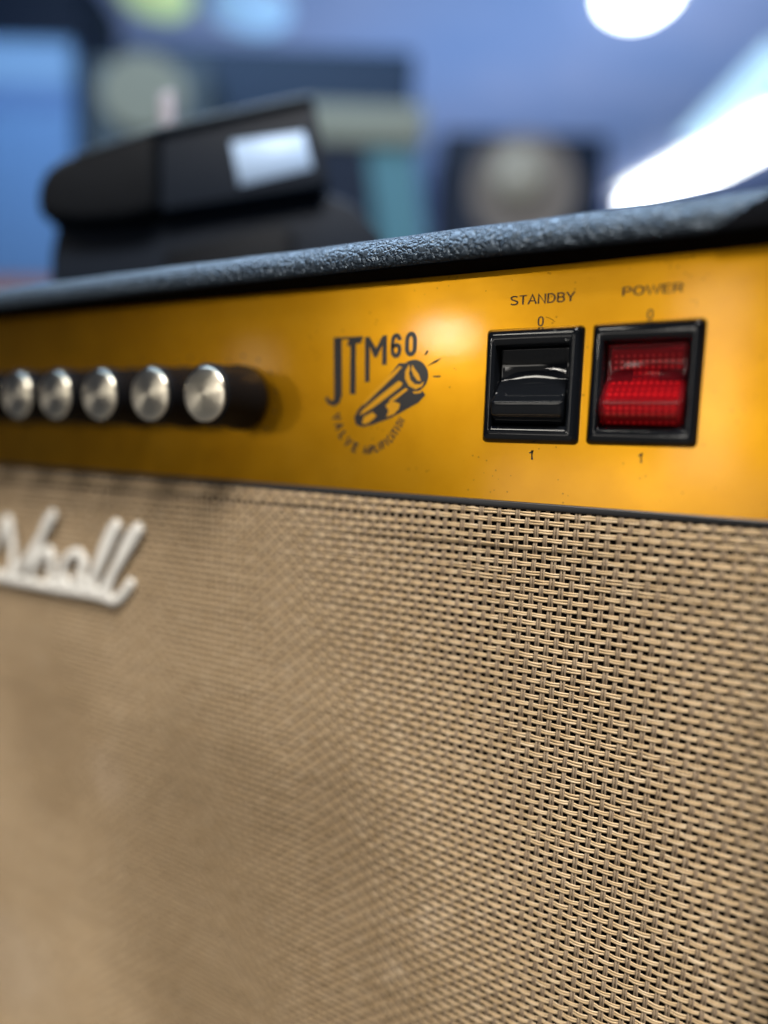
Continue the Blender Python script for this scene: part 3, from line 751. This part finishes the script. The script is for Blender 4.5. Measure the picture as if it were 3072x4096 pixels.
# tall dark rack at the far left with a pale board in front of it
r = root('storage_rack', 60, 2.55); tag(r, 'tall near-black storage rack behind the pale blue board', 'rack')
ch(bgbox('carcass', -120, 185, -90, 900, 2.55, .35, DARK, None, .004, True), r)
ch(bgbox('door', -100, 170, -60, 560, 2.545, .004, DARK), r)
r = root('display_board', 50, 2.3); tag(r, 'pale blue display board standing at the left edge on a brown plinth', 'board')
ch(bgbox('board', -110, 158, 84, 603, 2.3, .04, PALE, None, .006), r)
ch(bgbox('header_band', -110, 152, 92, 182, 2.296, .003, PALE2), r)
ch(bgbox('dark_band', -110, 152, 184, 232, 2.296, .003, PALE3), r)
ch(bgbox('plinth', -120, 176, 603.5, 900, 2.29, .10, BROWN, None, .006, True), r)
# slate speaker stack
r = root('speaker_stack', 560, 1.75); tag(r, 'tall slate blue speaker cabinet behind the foot pedal', 'speaker cabinet')
ch(bgbox('cabinet', 268, 884, 98, 900, 1.75, .34, SLATE, None, .012, True), r)
ch(bgbox('front_grille', 300, 850, 285, 900, 1.744, .004, DARK, None, 0, True), r)
r = root('small_cabinet', 300, 1.55); tag(r, 'grey green speaker cabinet with a cream cone beside the slate cabinet', 'speaker cabinet')
ch(bgbox('cabinet', 196, 452, 128, 900, 1.55, .18, SLATE2, None, .01, True), r)
ch(bgdisc('cone', 312, 203, 84, 1.55, -.008, CREAM, 40, .008, 70), r)
# cream sign on a teal upright
r = root('sign_stand', 850, 1.45); tag(r, 'cream sign board on a pale teal upright beside the slate cabinet', 'sign')
ch(bgbox('board', 655, 918, 222, 310, 1.45, .02, CREAM, None, .004), r)
k = PW / 1659.
zt = bg(835 * k, 310 * k, 1.46).z - .0004
tpp = [bg(x * k, 330 * k, 1.46) for x in (790, 893)]; btp = [bg(x * k, 520 * k, 1.46) for x in (842, 942)]
bt2 = [Vector((b.x + (b.x - t.x) * 2.2, b.y + (b.y - t.y) * 2.2, 0)) for t, b in zip(tpp, btp)]
V = []
for a, b in ((tpp[0], bt2[0]), (tpp[1], bt2[1])):
    for q in (0, .015): V += [(b.x + FH.x * q, b.y + FH.y * q, 0), (a.x + FH.x * q, a.y + FH.y * q, zt)]
ch(pyobj('upright', V, boxv(0, 1, 0, 1, 0, 1)[1], TEAL), r)
# dark speaker with a beige cone
r = root('dark_speaker', 1130, 1.9); tag(r, 'dark speaker cabinet with a round beige cone above the amplifier edge', 'speaker')
ch(bgbox('cabinet', 945, 1296, 285, 900, 1.9, .30, DARK, None, .012, True), r)
ch(bgdisc('cone', 1130, 410, 104, 1.9, -.004, BEIGE, 40, .004, 104), r)
ch(bgdisc('dust_cap', 1120, 385, 55, 1.9, -.012, mat('pale_cap', (.22, .20, .16), .8, spec=.08), 32, .004, 55, .02), r)

# ---- lit ceiling lamps
def lamp_mat(name, c, s): return mat(name, c, .5, emis=c, es=s)
def to_ceiling(x, y, zc=2.598):
    r = ray(x * k, y * k); return CAM + r * ((zc - CAM.z) / r.z)
def dome_lamp(name, x, y, R_, hgt, m, label):
    c = to_ceiling(x, y); V = []; n = 36; rg = [(1, 0), (1.0, .25), (.93, .55), (.75, .82), (.45, .96), (.08, 1)]
    for s, h in rg:
        for i in range(n): a = 2 * math.pi * i / n; V.append((R_ * s * math.cos(a), R_ * s * math.sin(a), -hgt * h))
    Fc = [(j * n + i, j * n + (i + 1) % n, (j + 1) * n + (i + 1) % n, (j + 1) * n + i) for j in range(len(rg) - 1) for i in range(n)] + [tuple(range(n)), tuple(range((len(rg) - 1) * n, len(rg) * n))]
    rt_ = empty(name, c); tag(rt_, label, 'lamp')
    pyobj('diffuser', V, Fc, m, rt_, True)
    V2, F2 = [], []
    for s, h in ((1.04, 0), (1.04, -.03)):
        for i in range(n): a = 2 * math.pi * i / n; V2.append((R_ * s * math.cos(a), R_ * s * math.sin(a), h + .03 - .03))
    pyobj('mount_ring', [(x_, y_, z_) for x_, y_, z_ in V2], [(i, (i + 1) % n, n + (i + 1) % n, n + i) for i in range(n)], WHITEP, rt_)
    return rt_
dome_lamp('ceiling_lamp', 1380, -22, .165, .09, lamp_mat('lamp_white', (.92, .97, 1.0), 9), 'round glowing white ceiling lamp cut by the top edge')
dome_lamp('ceiling_spot', 335, -22, .17, .06, lamp_mat('lamp_lime', (.75, .95, .45), .30), 'small yellow green ceiling lamp at the top left')
dome_lamp('ceiling_spot', 540, 8, .20, .06, lamp_mat('lamp_cyan', (.40, .66, 1.0), .28), 'dim pale blue ceiling lamp at the top')
# fluorescent batten
a = to_ceiling(1372, 425); b = to_ceiling(1720, 238); ax = (b - a); ax.z = 0; L = ax.length; ax.normalize(); sd = Vector((-ax.y, ax.x, 0))
rt_ = empty('tube_light', a); tag(rt_, 'long glowing white tube light running along the ceiling', 'lamp')
V = []; n = 20
for t in (0, L):
    for i in range(n):
        an = 2 * math.pi * i / n; V.append(ax * t + sd * (.115 * math.cos(an)) + Vector((0, 0, -.075 + .06 * math.sin(an))))
pyobj('tube', V, [(i, (i + 1) % n, n + (i + 1) % n, n + i) for i in range(n)] + [tuple(range(n)), tuple(range(n, 2 * n))], lamp_mat('tube_white', (.94, .98, 1.0), 11), rt_, True)
V = [ax * t + sd * s + Vector((0, 0, h)) for t in (-.03, L + .03) for s in (-.22, .22) for h in (-.004, .0)]
pyobj('batten', V, boxv(0, 1, 0, 1, 0, 1)[1], WHITEP, rt_)

a = to_ceiling(1510, 300); b = to_ceiling(1720, 95); ax = (b - a); ax.z = 0; L = ax.length; ax.normalize(); sd = Vector((-ax.y, ax.x, 0))  # glowing slab added for the tube's glow on the ceiling, no second lamp
rt_ = empty('ceiling_glow', a); tag(rt_, 'pale blue glow on the ceiling above the bright tube light, added as a glowing strip', 'lamp')
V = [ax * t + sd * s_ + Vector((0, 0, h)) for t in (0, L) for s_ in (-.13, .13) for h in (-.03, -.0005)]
pyobj('diffuser', V, boxv(0, 1, 0, 1, 0, 1)[1], lamp_mat('glow_blue', (.55, .82, 1.0), .75), rt_)  # glowing slab added for the ceiling glow, not a lamp's diffuser
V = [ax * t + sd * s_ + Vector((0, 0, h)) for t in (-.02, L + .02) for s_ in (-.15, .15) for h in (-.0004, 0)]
pyobj('glow_backing', V, boxv(0, 1, 0, 1, 0, 1)[1], WHITEP, rt_)
